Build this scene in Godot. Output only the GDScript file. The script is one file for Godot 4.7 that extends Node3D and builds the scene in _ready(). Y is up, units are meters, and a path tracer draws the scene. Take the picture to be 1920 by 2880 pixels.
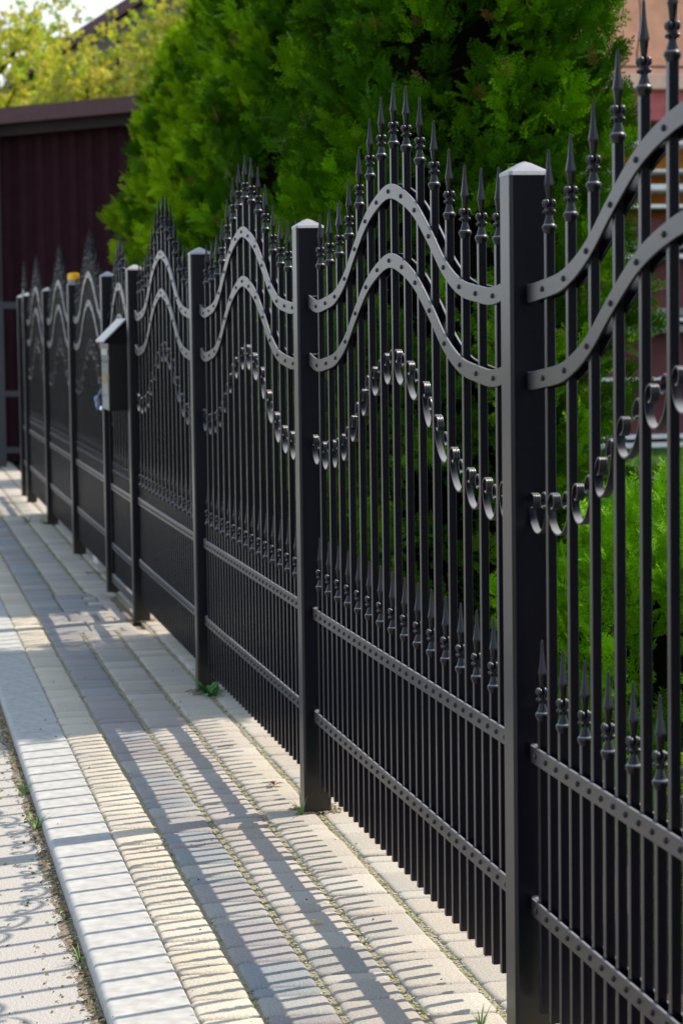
extends Node3D

# ------------------------------------------------------------------ constants
const PITCH := 2.35            # distance between two fence posts
const GATE_W := 1.263          # distance between the two gate posts
const STEP := 0.14             # distance between two long bars
const BAR := 0.00825           # half the thickness of a bar
const TIP := [1.965, 1.946, 1.907, 1.843, 1.771, 1.727, 1.711, 1.704, 1.724, 1.76]
const GATE_TIP := [1.86, 1.835, 1.765, 1.665, 1.56, 1.5, 1.48]

var rng := RandomNumberGenerator.new()
var M := {}
var T := {}
var K := {}                    # shared meshes
var painted := false
var sun_dir := Vector3(0.785, 1.0, -0.275).normalized()

# ------------------------------------------------------------------ helpers
func lin(r: float, g: float, b: float) -> Color:
	return Color(r, g, b).linear_to_srgb()

func put(called: String, mesh: Mesh, m: Material, parent: Node = null, at := Vector3.ZERO, turn := Basis.IDENTITY) -> MeshInstance3D:
	var o := MeshInstance3D.new()
	o.name = called
	o.mesh = mesh
	if m: o.material_override = m
	o.transform = Transform3D(turn, at)
	(parent if parent else self).add_child(o, true)
	return o

func base(called: String, at := Vector3.ZERO, turn := 0.0) -> Node3D:
	var o := Node3D.new()
	o.name = called
	o.position = at
	o.rotation.y = turn
	add_child(o, true)
	return o

func tag(o: Node, label := "", category := "", group := "", kind := "") -> Node:
	if label: o.set_meta("label", label)
	if category: o.set_meta("category", category)
	if group: o.set_meta("group", group)
	if kind: o.set_meta("kind", kind)
	return o

func clone(o: Node3D, called: String, at: Vector3) -> Node3D:
	var c: Node3D = o.duplicate()
	c.name = called
	add_child(c, true)
	c.position = at
	return c

# sun and sky highlight coloured onto surfaces that face up; everything else of a painted part is black
func top_sheen(n: Vector3) -> Color:
	if not painted: return Color.WHITE
	var d := smoothstep(0.5, 0.95, n.y)
	return Color(0.0016, 0.0024, 0.0048).lerp(Color(0.19, 0.188, 0.198), d)

func st() -> SurfaceTool:
	var s := SurfaceTool.new()
	s.begin(Mesh.PRIMITIVE_TRIANGLES)
	return s

func tri(s: SurfaceTool, a: Vector3, b: Vector3, c: Vector3, n := Vector3.ZERO) -> void:
	# wound so that n (or the right-hand side of abc) is the front; Godot fronts run clockwise
	var f := (b - a).cross(c - a)
	if n == Vector3.ZERO: n = f
	if f.dot(n) < 0.0:
		var t := b
		b = c
		c = t
	n = n.normalized()
	s.set_color(top_sheen(n))
	s.set_normal(n)
	s.add_vertex(a)
	s.set_normal(n)
	s.add_vertex(c)
	s.set_normal(n)
	s.add_vertex(b)

func quad(s: SurfaceTool, a: Vector3, b: Vector3, c: Vector3, d: Vector3, n := Vector3.ZERO) -> void:
	tri(s, a, b, c, n)
	tri(s, a, c, d, n)

func box(s: SurfaceTool, lo: Vector3, hi: Vector3) -> void:
	var p := func(i: int) -> Vector3: return Vector3(hi.x if i & 1 else lo.x, hi.y if i & 2 else lo.y, hi.z if i & 4 else lo.z)
	quad(s, p.call(0), p.call(2), p.call(6), p.call(4), Vector3.LEFT)
	quad(s, p.call(1), p.call(3), p.call(7), p.call(5), Vector3.RIGHT)
	quad(s, p.call(0), p.call(1), p.call(5), p.call(4), Vector3.DOWN)
	quad(s, p.call(2), p.call(3), p.call(7), p.call(6), Vector3.UP)
	quad(s, p.call(0), p.call(1), p.call(3), p.call(2), Vector3.FORWARD)
	quad(s, p.call(4), p.call(5), p.call(7), p.call(6), Vector3.BACK)

func box_mesh(lo: Vector3, hi: Vector3) -> Mesh:
	var s := st()
	box(s, lo, hi)
	return s.commit()

# a box whose edges are chamfered by c
func bevel_box(lo: Vector3, hi: Vector3, c: float) -> Mesh:
	var s := st()
	var mid := (lo + hi) / 2.0
	var h := (hi - lo) / 2.0
	for ax in 3:
		var u := (ax + 1) % 3
		var v := (ax + 2) % 3
		for sg in [-1.0, 1.0]:
			var n := Vector3.ZERO
			n[ax] = sg
			var q := []
			for k in [[-1, -1], [1, -1], [1, 1], [-1, 1]]:
				var p := Vector3.ZERO
				p[ax] = sg * h[ax]
				p[u] = k[0] * (h[u] - c)
				p[v] = k[1] * (h[v] - c)
				q.append(mid + p)
			quad(s, q[0], q[1], q[2], q[3], n)
			# chamfer between this face and the +u / -u faces
			for su in [-1.0, 1.0]:
				var n2 := n
				n2[u] = su
				var r := []
				for k in [[0, -1], [0, 1], [1, 1], [1, -1]]:
					var p2 := Vector3.ZERO
					p2[ax] = sg * (h[ax] if k[0] == 0 else h[ax] - c)
					p2[u] = su * (h[u] - c if k[0] == 0 else h[u])
					p2[v] = k[1] * (h[v] - c)
					r.append(mid + p2)
				quad(s, r[0], r[1], r[2], r[3], n2)
	for i in 8:
		var sx := 1.0 if i & 1 else -1.0
		var sy := 1.0 if i & 2 else -1.0
		var sz := 1.0 if i & 4 else -1.0
		var sv := Vector3(sx, sy, sz)
		tri(s, mid + sv * (h - Vector3(0, c, c)), mid + sv * (h - Vector3(c, 0, c)), mid + sv * (h - Vector3(c, c, 0)), sv)
	return s.commit()

# vertical prism over a convex outline (x, z), flat sides, with caps
func prism(outline: Array, y0: float, y1: float) -> Mesh:
	var s := st()
	var n := outline.size()
	var mid := Vector2.ZERO
	for p in outline: mid += p / n
	for i in n:
		var a: Vector2 = outline[i]
		var b: Vector2 = outline[(i + 1) % n]
		var o := (a + b) / 2.0 - mid
		quad(s, Vector3(a.x, y0, a.y), Vector3(b.x, y0, b.y), Vector3(b.x, y1, b.y), Vector3(a.x, y1, a.y), Vector3(o.x, 0, o.y))
		tri(s, Vector3(a.x, y1, a.y), Vector3(b.x, y1, b.y), Vector3(mid.x, y1, mid.y), Vector3.UP)
		tri(s, Vector3(a.x, y0, a.y), Vector3(b.x, y0, b.y), Vector3(mid.x, y0, mid.y), Vector3.DOWN)
	return s.commit()

func square(h: float, c: float) -> Array:
	return [Vector2(-h, -h + c), Vector2(-h + c, -h), Vector2(h - c, -h), Vector2(h, -h + c), Vector2(h, h - c), Vector2(h - c, h), Vector2(-h + c, h), Vector2(-h, h - c)]

func round_square(h: float, r: float, seg := 4) -> Array:
	var out := []
	for q in 4:
		var c := Vector2(h - r, h - r) * Vector2([1, -1, -1, 1][q], [1, 1, -1, -1][q])
		for i in seg + 1:
			var a := (q + float(i) / seg) * PI / 2.0
			out.append(c + Vector2(cos(a), sin(a)) * r)
	return out

# sweep a closed section (Vector2: .x along side, .y along up) along a path; sharp section corners, smooth along the path
func sweep(s: SurfaceTool, path: Array, ups: Array, sides: Array, section: Array, smooth := false, caps := true) -> void:
	var n := path.size()
	var m := section.size()
	var en := []
	for j in m:
		var e: Vector2 = section[(j + 1) % m] - section[j]
		en.append(Vector2(e.y, -e.x).normalized())
	var area := 0.0
	for j in m:
		var a: Vector2 = section[j]
		var b: Vector2 = section[(j + 1) % m]
		area += a.x * b.y - b.x * a.y
	if area < 0.0:
		for j in m: en[j] = -en[j]
	for i in n - 1:
		for j in m:
			var j2 := (j + 1) % m
			var v := []
			var nn := []
			for c in [[i, j], [i + 1, j], [i + 1, j2], [i, j2]]:
				var p: Vector2 = section[c[1]]
				var u: Vector3 = ups[c[0]]
				var w: Vector3 = sides[c[0]]
				v.append(path[c[0]] + w * p.x + u * p.y)
				var q: Vector2 = en[j]
				if smooth: q = (en[c[1]] + en[(c[1] + m - 1) % m]).normalized()
				nn.append((w * q.x + u * q.y).normalized())
			var order := [0, 1, 2, 0, 2, 3]
			var f: Vector3 = (v[1] - v[0]).cross(v[2] - v[0])
			if f.dot(nn[0] + nn[2]) > 0.0: order = [0, 2, 1, 0, 3, 2]
			for k in order:
				s.set_color(top_sheen(nn[k]))
				s.set_normal(nn[k])
				s.add_vertex(v[k])
	if caps:
		for e in [0, n - 1]:
			var dir: Vector3 = path[0] - path[1] if e == 0 else path[n - 1] - path[n - 2]
			for j in range(1, m - 1):
				var q := []
				for jj in [0, j, j + 1]:
					q.append(path[e] + sides[e] * section[jj].x + ups[e] * section[jj].y)
				tri(s, q[0], q[1], q[2], dir)

# lathe-like loft round the y axis: rings of [y, radius, star] (star < 1 pulls every second point in)
func loft(s: SurfaceTool, rings: Array, seg: int, turn := 0.0, at := Vector3.ZERO) -> void:
	var pts := []
	for r in rings:
		var row := []
		for j in seg:
			var a := turn + TAU * j / seg
			var q: float = r[1] * (r[2] if j % 2 else 1.0)
			row.append(at + Vector3(cos(a) * q, r[0], sin(a) * q))
		pts.append(row)
	for i in rings.size() - 1:
		for j in seg:
			var k := (j + 1) % seg
			quad(s, pts[i][j], pts[i][k], pts[i + 1][k], pts[i + 1][j], (pts[i][j] + pts[i][k] + pts[i + 1][j] + pts[i + 1][k]) / 4.0 - at - Vector3(0, (rings[i][0] + rings[i + 1][0]) / 2.0, 0) + Vector3(0, (rings[i][1] - rings[i + 1][1]) * 0.5, 0))
	for e in [0, rings.size() - 1]:
		for j in seg:
			tri(s, pts[e][j], pts[e][(j + 1) % seg], at + Vector3(0, rings[e][0], 0), Vector3.DOWN if e == 0 else Vector3.UP)

func ball(s: SurfaceTool, c: Vector3, r: Vector3, seg := 8, rows := 5) -> void:
	for i in rows:
		for j in seg:
			var v := []
			for k in [[i, j], [i + 1, j], [i + 1, j + 1], [i, j + 1]]:
				var a: float = PI * k[0] / rows
				var b: float = TAU * k[1] / seg
				v.append(Vector3(sin(a) * cos(b), cos(a), sin(a) * sin(b)))
			for t in [[0, 1, 2], [0, 2, 3]]:
				var p := []
				for k in t: p.append(v[k])
				if (p[0] - p[1]).length() < 1e-5 or (p[1] - p[2]).length() < 1e-5 or (p[0] - p[2]).length() < 1e-5: continue
				var f: Vector3 = (p[1] - p[0]).cross(p[2] - p[0])
				if f.dot(p[0]) > 0.0: p = [p[0], p[2], p[1]]
				for q in p:
					s.set_color(top_sheen((q / r).normalized()))
					s.set_normal((q / r).normalized())
					s.add_vertex(c + q * r)

# tapered tube through points
func tube(s: SurfaceTool, pts: Array, radii: Array, seg := 6) -> void:
	var rows := []
	for i in pts.size():
		var d: Vector3 = (pts[mini(i + 1, pts.size() - 1)] - pts[maxi(i - 1, 0)]).normalized()
		var a := d.cross(Vector3(0.31, 0.2, 0.93)).normalized()
		var b := d.cross(a)
		var row := []
		for j in seg:
			var t := TAU * j / seg
			row.append([pts[i] + (a * cos(t) + b * sin(t)) * radii[i], a * cos(t) + b * sin(t)])
		rows.append(row)
	for i in pts.size() - 1:
		for j in seg:
			var k := (j + 1) % seg
			var v := [rows[i][j], rows[i][k], rows[i + 1][k], rows[i + 1][j]]
			var order := [0, 1, 2, 0, 2, 3]
			if (v[1][0] - v[0][0]).cross(v[2][0] - v[0][0]).dot(v[0][1]) > 0.0: order = [0, 2, 1, 0, 3, 2]
			for q in order:
				s.set_normal(v[q][1])
				s.add_vertex(v[q][0])

func multi(called: String, mesh: Mesh, m: Material, xf: Array, cols: Array, parent: Node = null) -> MultiMeshInstance3D:
	var mm := MultiMesh.new()
	mm.transform_format = MultiMesh.TRANSFORM_3D
	mm.use_colors = cols.size() > 0
	mm.mesh = mesh
	mm.instance_count = xf.size()
	for i in xf.size():
		mm.set_instance_transform(i, xf[i])
		if cols.size(): mm.set_instance_color(i, cols[i])
	var o := MultiMeshInstance3D.new()
	o.name = called
	o.multimesh = mm
	o.material_override = m
	(parent if parent else self).add_child(o, true)
	return o

func wave(table: Array, off: float) -> float:
	var k := absf(off) / STEP
	var i := mini(int(k), table.size() - 2)
	var a: float = table[absi(i - 1)]
	var b: float = table[i]
	var c: float = table[i + 1]
	var d: float = table[mini(i + 2, table.size() - 1)]
	return cubic_interpolate(b, c, a, d, k - i)

# ------------------------------------------------------------------ textures and materials
func noise_tex(freq: float, octaves: int, lo: Color, hi: Color, seed_: int, size := 512, type := FastNoiseLite.TYPE_SIMPLEX_SMOOTH) -> NoiseTexture2D:
	var n := FastNoiseLite.new()
	n.noise_type = type
	n.frequency = freq
	n.fractal_octaves = octaves
	n.seed = seed_
	var t := NoiseTexture2D.new()
	t.width = size
	t.height = size
	t.seamless = true
	t.noise = n
	var g := Gradient.new()
	g.set_color(0, lo)
	g.set_color(1, hi)
	t.color_ramp = g
	return t

func bump_tex(freq: float, octaves: int, strength: float, seed_: int, size := 512) -> NoiseTexture2D:
	var n := FastNoiseLite.new()
	n.noise_type = FastNoiseLite.TYPE_SIMPLEX_SMOOTH
	n.frequency = freq
	n.fractal_octaves = octaves
	n.seed = seed_
	var t := NoiseTexture2D.new()
	t.width = size
	t.height = size
	t.seamless = true
	t.noise = n
	t.as_normal_map = true
	t.bump_strength = strength
	return t

func mat(c: Color, rough := 0.8, tex: Texture2D = null, size := 1.0, bump: Texture2D = null, bscale := 1.0, metal := 0.0) -> StandardMaterial3D:
	var m := StandardMaterial3D.new()
	m.albedo_color = c
	m.roughness = rough
	m.metallic = metal
	if tex or bump:
		m.uv1_triplanar = true
		m.uv1_world_triplanar = true
		m.uv1_scale = Vector3.ONE / size
	if tex: m.albedo_texture = tex
	if bump:
		m.normal_enabled = true
		m.normal_texture = bump
		m.normal_scale = bscale
	return m

func leaf_mat(back: Color, rough := 0.55) -> StandardMaterial3D:
	var m := StandardMaterial3D.new()
	m.vertex_color_use_as_albedo = true
	m.roughness = rough
	m.cull_mode = BaseMaterial3D.CULL_DISABLED
	m.metallic_specular = 0.1
	m.backlight_enabled = true
	m.backlight = back
	return m

func materials() -> void:
	T.grain = noise_tex(0.014, 7, Color(0.84, 0.838, 0.83), Color(1, 1, 1), 3)
	T.speck = noise_tex(0.05, 5, Color(0.66, 0.655, 0.65), Color(1.0, 1.0, 1.0), 5)
	T.blotch = noise_tex(0.012, 5, Color(0.88, 0.875, 0.865), Color(1, 1, 1), 7)
	T.road = noise_tex(0.11, 4, Color(0.55, 0.52, 0.50), Color(1, 1, 1), 9, 1024)
	T.soil = noise_tex(0.05, 5, Color(0.45, 0.40, 0.36), Color(1, 1, 1), 11)
	T.sand = noise_tex(0.06, 5, Color(0.60, 0.59, 0.50), Color(1, 1, 1), 13)
	T.gloss = noise_tex(0.03, 5, Color(0.80, 0.80, 0.80), Color(1, 1, 1), 21)
	T.fine = bump_tex(0.05, 4, 5.0, 15)
	T.rough = bump_tex(0.06, 4, 6.0, 17)
	T.paint = bump_tex(0.03, 3, 2.0, 19)
	M.metal = mat(Color.WHITE, 0.30, null, 0.12, T.paint, 0.12)
	M.cap = mat(lin(0.27, 0.272, 0.29), 0.34, T.blotch, 0.2, T.paint, 0.2)
	M.cast = mat(Color.WHITE, 0.30, null, 0.03, T.paint, 0.3)
	M.rivet = mat(lin(0.006, 0.006, 0.0065), 0.34)
	M.rivet.metallic_specular = 0.35
	for k in ["metal", "cast"]:
		M[k].vertex_color_use_as_albedo = true
		M[k].metallic_specular = 0.42
		M[k].roughness = 0.34
		M[k].roughness_texture = T.gloss
	M.kerb = mat(lin(0.405, 0.403, 0.395), 0.9, T.grain, 0.4, T.fine, 0.12)
	M.road = mat(lin(0.575, 0.57, 0.55), 0.95, T.road, 0.4, T.rough, 0.5)
	M.joint = mat(lin(0.37, 0.34, 0.25), 1.0, T.sand, 0.25, T.rough, 0.8)
	M.soil = mat(lin(0.06, 0.042, 0.028), 1.0, T.soil, 0.4, T.rough, 1.0)
	M.dirt = mat(lin(0.34, 0.29, 0.24), 1.0, T.soil, 0.2, T.rough, 1.0)
	M.lawn = mat(lin(0.055, 0.11, 0.018), 1.0, T.soil, 0.6, T.rough, 1.0)
	M.ground = mat(lin(0.10, 0.12, 0.05), 1.0, T.soil, 3.0)
	var pv := func(r: float, g: float, b: float) -> StandardMaterial3D: return mat(lin(r * 1.28, g * 1.28, b * 1.29), 0.92, T.speck, 0.16, T.fine, 0.5)
	M.yellow = [pv.call(0.54, 0.48, 0.385), pv.call(0.49, 0.43, 0.335), pv.call(0.51, 0.455, 0.365), pv.call(0.46, 0.415, 0.335), pv.call(0.52, 0.465, 0.38), pv.call(0.45, 0.405, 0.335)]
	M.blue = [pv.call(0.255, 0.265, 0.27), pv.call(0.275, 0.255, 0.25), pv.call(0.225, 0.24, 0.25), pv.call(0.31, 0.30, 0.28), pv.call(0.25, 0.23, 0.23)]
	M.grey = [pv.call(0.40, 0.37, 0.325), pv.call(0.28, 0.268, 0.245), pv.call(0.345, 0.31, 0.27), pv.call(0.36, 0.32, 0.28), pv.call(0.33, 0.30, 0.27), pv.call(0.39, 0.35, 0.31), pv.call(0.35, 0.32, 0.295)]
	M.tan = [pv.call(0.43, 0.40, 0.345), pv.call(0.385, 0.35, 0.30), pv.call(0.36, 0.33, 0.29), pv.call(0.40, 0.36, 0.30), pv.call(0.37, 0.335, 0.285), pv.call(0.42, 0.38, 0.32)]
	M.thuja = leaf_mat(Color(0.5, 0.55, 0.14), 0.5)
	M.core = mat(lin(0.008, 0.010, 0.004), 1.0, T.soil, 0.3)  # near-black colour for the shade inside crowns and shrubs
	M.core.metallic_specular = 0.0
	M.bark = mat(lin(0.075, 0.055, 0.04), 0.95, T.soil, 0.2, T.rough, 1.0)
	M.leaf = leaf_mat(Color(0.95, 0.95, 0.4), 0.5)
	M.grass = leaf_mat(Color(0.6, 0.8, 0.3), 0.6)
	M.crumb = mat(Color.WHITE, 0.95)
	M.crumb.vertex_color_use_as_albedo = true

# ------------------------------------------------------------------ camera, sky, sun
func look() -> void:
	var cam := Camera3D.new()
	cam.name = "camera"
	var b := Basis(Vector3.UP, -0.1884) * Basis(Vector3.RIGHT, -0.0766) * Basis(Vector3.BACK, -0.0133)
	cam.transform = Transform3D(b, Vector3(-1.2127, 1.3947, 4.4673))
	var at := CameraAttributesPhysical.new()
	at.frustum_focal_length = 35.0 / (2.0 * 1176.0 / 5553.0)
	at.frustum_focus_distance = 5.8
	at.exposure_aperture = 7.5
	at.frustum_near = 0.05
	at.frustum_far = 400.0
	cam.attributes = at
	cam.fov = rad_to_deg(2.0 * atan(1176.0 / 5553.0))
	cam.far = 400.0
	add_child(cam)
	cam.current = true
	var w := WorldEnvironment.new()
	w.name = "world_environment"
	var e := Environment.new()
	e.background_mode = Environment.BG_SKY
	var sky := ProceduralSkyMaterial.new()
	sky.sky_top_color = lin(0.46, 0.58, 0.75)
	sky.sky_horizon_color = lin(0.90, 0.94, 0.98)
	sky.sky_curve = 0.16
	sky.ground_horizon_color = lin(0.40, 0.40, 0.36)
	sky.ground_bottom_color = lin(0.25, 0.25, 0.22)
	sky.sky_energy_multiplier = 1.0
	e.sky = Sky.new()
	e.sky.sky_material = sky
	e.tonemap_mode = Environment.TONE_MAPPER_LINEAR
	e.tonemap_exposure = 1.6
	e.sdfgi_enabled = true
	e.ssao_enabled = true
	e.ssil_enabled = true
	w.environment = e
	add_child(w)
	var sun := DirectionalLight3D.new()
	sun.name = "sun"
	sun.light_energy = 1.5
	sun.light_color = Color(1.0, 0.95, 0.87)
	sun.light_angular_distance = 0.5
	sun.shadow_enabled = true
	sun.basis = Basis.looking_at(-sun_dir)
	add_child(sun)

# ------------------------------------------------------------------ ground
func paver_mesh(w: float, l: float, r: RandomNumberGenerator) -> Mesh:
	var s := st()
	s.set_smooth_group(0)
	var ring := func(inset: float, y: float, jit: float, cut: float) -> Array:
		var hx := w / 2.0 - inset
		var hz := l / 2.0 - inset
		var o := []
		for p in [[-hx + cut, -hz], [hx - cut, -hz], [hx, -hz + cut], [hx, hz - cut], [hx - cut, hz], [-hx + cut, hz], [-hx, hz - cut], [-hx, -hz + cut]]:
			o.append(Vector3(p[0] + r.randf_range(-jit, jit), y + r.randf_range(-jit, jit) * 0.6, p[1] + r.randf_range(-jit, jit)))
		return o
	var rings := [ring.call(0.0, -0.06, 0.0, 0.006), ring.call(0.0, -0.012, 0.0015, 0.008), ring.call(0.0015, -0.0065, 0.0015, 0.009), ring.call(0.0055, -0.0022, 0.0014, 0.008), ring.call(0.0125, -0.0002, 0.0006, 0.004)]
	for i in rings.size() - 1:
		for j in 8:
			var k := (j + 1) % 8
			for t in [[rings[i][j], rings[i + 1][k], rings[i][k]], [rings[i][j], rings[i + 1][j], rings[i + 1][k]]]:
				var f: Vector3 = (t[1] - t[0]).cross(t[2] - t[0])
				var mid: Vector3 = (t[0] + t[1] + t[2]) / 3.0
				var u := t as Array
				if f.dot(Vector3(mid.x, 0.05, mid.z)) > 0.0: u = [t[0], t[2], t[1]]
				for v in u: s.add_vertex(v)
	for j in 8:
		for v in [Vector3(0, 0.0002, 0), rings[4][j], rings[4][(j + 1) % 8]]: s.add_vertex(v)
	s.index()
	s.generate_normals()
	return s.commit()

func ground() -> void:
	# far ground, garden soil, lawn, road
	tag(put("ground", box_mesh(Vector3(-150, -0.6, -260), Vector3(150, -0.16, 60)), M.ground), "", "", "", "structure")
	tag(put("road", box_mesh(Vector3(-6.5, -0.4, -90.0), Vector3(-0.70, -0.034, 12)), M.road), "", "", "", "structure")
	tag(put("garden_soil", box_mesh(Vector3(0.17, -0.3, -21.4), Vector3(3.0, -0.03, 6)), M.soil), "", "", "", "structure")
	tag(put("lawn", box_mesh(Vector3(2.4, -0.3, -21.4), Vector3(24, -0.012, 6)), M.lawn), "", "", "", "structure")
	# pavement: bed of sand and, on it, the pavers
	var pave := base("pavement")
	tag(pave, "", "", "", "structure")
	put("sand_bed", box_mesh(Vector3(-0.62, -0.3, -21.6), Vector3(0.172, -0.022, 5)), M.dirt, pave)
	for x in [-0.159, 0.002, -0.319, -0.477]:
		put("joint_sand", box_mesh(Vector3(x - 0.0075, -0.03, -21.5), Vector3(x + 0.0075, -0.0065, 4.5)), M.joint, pave)
	var cols := [[-0.546, 0.128, M.yellow], [-0.400, 0.148, M.blue], [-0.2385, 0.149, M.grey], [-0.0785, 0.147, M.tan], [0.085, 0.15, M.tan]]
	var lens := [0.205, 0.066, 0.138]
	var bank := {}
	var r := RandomNumberGenerator.new()
	r.seed = 41
	for w in [0.128, 0.148]:
		for l in lens:
			bank[[w, l]] = []
			for v in 4: bank[[w, l]].append(paver_mesh(w, l, r))
	var all := []
	for c in cols:
		var z: float = 0.75 + r.randf() * 0.1
		var seq := []
		while z > -21.5:
			if seq.is_empty():
				seq = [0, 1, 2] if r.randf() < 0.55 else [0, 2, 1]
				if r.randf() < 0.2: seq = [1, 0, 2]
			var l: float = lens[seq.pop_front()]
			var gap := r.randf_range(0.0045, 0.0075)
			var zc := z - l / 2.0
			z -= l + gap
			# the entrance in front of the gate is laid in staggered rows instead
			if c[0] > -0.45 and c[0] < 0.05 and zc < -6.70 and zc > -8.27: continue
			all.append([Vector3(c[0] + r.randf_range(-0.0015, 0.0015), r.randf_range(-0.0025, 0.002), zc), c[1], l, c[2], 0.0])
	var zz := -6.72
	while zz > -8.3:
		var x := -0.474
		while x < -0.07:
			var l2: float = lens[[0, 2][r.randi() % 2]]
			if x + l2 > 0.0: l2 = 0.066
			all.append([Vector3(x + l2 / 2.0, r.randf_range(-0.002, 0.002), zz - 0.06), 0.128, l2, M.blue if x < -0.32 else M.grey, PI / 2.0])
			x += l2 + 0.006
		zz -= 0.134
	all.sort_custom(func(a: Array, b2: Array) -> bool: return a[0].z > b2[0].z)
	var n := 0
	var merged := {}
	for p in all:
		var tw: float = 0.128 if p[1] < 0.14 else 0.148
		var opts: Array = bank[[tw, p[2]]]
		var me: Mesh = opts[r.randi() % 4]
		var mats: Array = p[3]
		var mm: Material = mats[r.randi() % mats.size()]
		var b := Basis(Vector3.UP, p[4] + (PI if r.randf() < 0.5 else 0.0) + r.randf_range(-0.012, 0.012)) * Basis(Vector3.RIGHT, r.randf_range(-0.006, 0.006)) * Basis(Vector3.BACK, r.randf_range(-0.008, 0.008))
		if n < 300:
			put("paver", me, mm, pave, p[0], b)
		else:
			if not merged.has(mm): merged[mm] = st()
			merged[mm].append_from(me, 0, Transform3D(b, p[0]))
		n += 1
	var far := ArrayMesh.new()
	for mm in merged:
		merged[mm].set_material(mm)
		merged[mm].commit(far)
	tag(put("far_pavers", far, null, pave), "", "", "", "stuff")
	# kerb stones
	var kerb := base("kerb")
	tag(kerb, "", "", "", "structure")
	var sec := []
	for p in [[-0.612, -0.3], [-0.612, -0.003], [-0.617, 0.001]]: sec.append(Vector2(p[0], p[1]))
	for i in 7:
		var a := PI / 2.0 + i / 6.0 * PI / 2.0 * 0.94
		sec.append(Vector2(-0.771 + cos(a) * 0.015, -0.014 + sin(a) * 0.015))
	sec.append(Vector2(-0.79, -0.3))
	for i in 13:
		var z0 := 2.27 - i * 2.068
		var path := [Vector3(0, 0, z0 - 0.001), Vector3(0, 0, z0 - 2.068 + 0.001)]
		var s := st()
		sweep(s, path, [Vector3.UP, Vector3.UP], [Vector3.RIGHT, Vector3.RIGHT], sec)
		put("kerb_stone", s.commit(), M.kerb, kerb, Vector3(r.randf_range(-0.002, 0.002), r.randf_range(-0.002, 0.002), 0))
	# dirt washed against the kerb
	var d := st()
	var prev := []
	for i in 760:
		var z := 1.5 - i * 0.03
		var wd := 0.028 + 0.012 * sin(i * 0.37) * sin(i * 0.093) + r.randf_range(-0.005, 0.005)
		var row := [Vector3(-0.78, -0.025 + r.randf_range(-0.002, 0.002), z), Vector3(-0.788 - wd * 0.5, -0.030, z), Vector3(-0.788 - wd, -0.0332, z)]
		if prev.size():
			quad(d, prev[0], row[0], row[1], prev[1], Vector3.UP)
			quad(d, prev[1], row[1], row[2], prev[2], Vector3.UP)
		prev = row
	tag(put("gutter_dirt", d.commit(), M.dirt), "dry brown dirt washed against the foot of the kerb", "dirt", "", "stuff")

# ------------------------------------------------------------------ small growth and litter
func blade_tuft(r: RandomNumberGenerator, n: int, h: float, spread: float, w: float) -> Mesh:
	var s := st()
	for i in n:
		var a := r.randf() * TAU
		var d := Vector3(cos(a), 0, sin(a))
		var side := Vector3(-d.z, 0, d.x) * w * r.randf_range(0.7, 1.2)
		var hh := h * r.randf_range(0.5, 1.0)
		var p0 := d * spread * 0.15 * r.randf()
		var p1 := p0 + d * spread * 0.35 + Vector3(0, hh * 0.6, 0)
		var p2 := p0 + d * spread * r.randf_range(0.6, 1.1) + Vector3(0, hh, 0)
		quad(s, p0 - side, p0 + side, p1 + side * 0.7, p1 - side * 0.7)
		tri(s, p1 - side * 0.7, p1 + side * 0.7, p2)
	return s.commit()

func leaf_shape(s: SurfaceTool, p: Vector3, d: Vector3, up: Vector3, l: float, w: float, droop := 0.2) -> void:
	var side := d.cross(up).normalized()
	var u := side.cross(d).normalized()
	var a := p
	var b := p + d * l * 0.35 + u * l * 0.06
	var c := p + d * l * 0.7 + u * l * 0.02 * (1.0 - droop)
	var e := p + d * l - u * l * droop
	var f := side * w * 0.5
	tri(s, a, b + f + u * w * 0.12, b)
	tri(s, a, b, b - f + u * w * 0.12)
	quad(s, b, b + f + u * w * 0.12, c + f * 0.85 + u * w * 0.1, c)
	quad(s, b, c, c - f * 0.85 + u * w * 0.1, b - f + u * w * 0.12)
	tri(s, c, c + f * 0.85 + u * w * 0.1, e)
	tri(s, c, e, c - f * 0.85 + u * w * 0.1)

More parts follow.
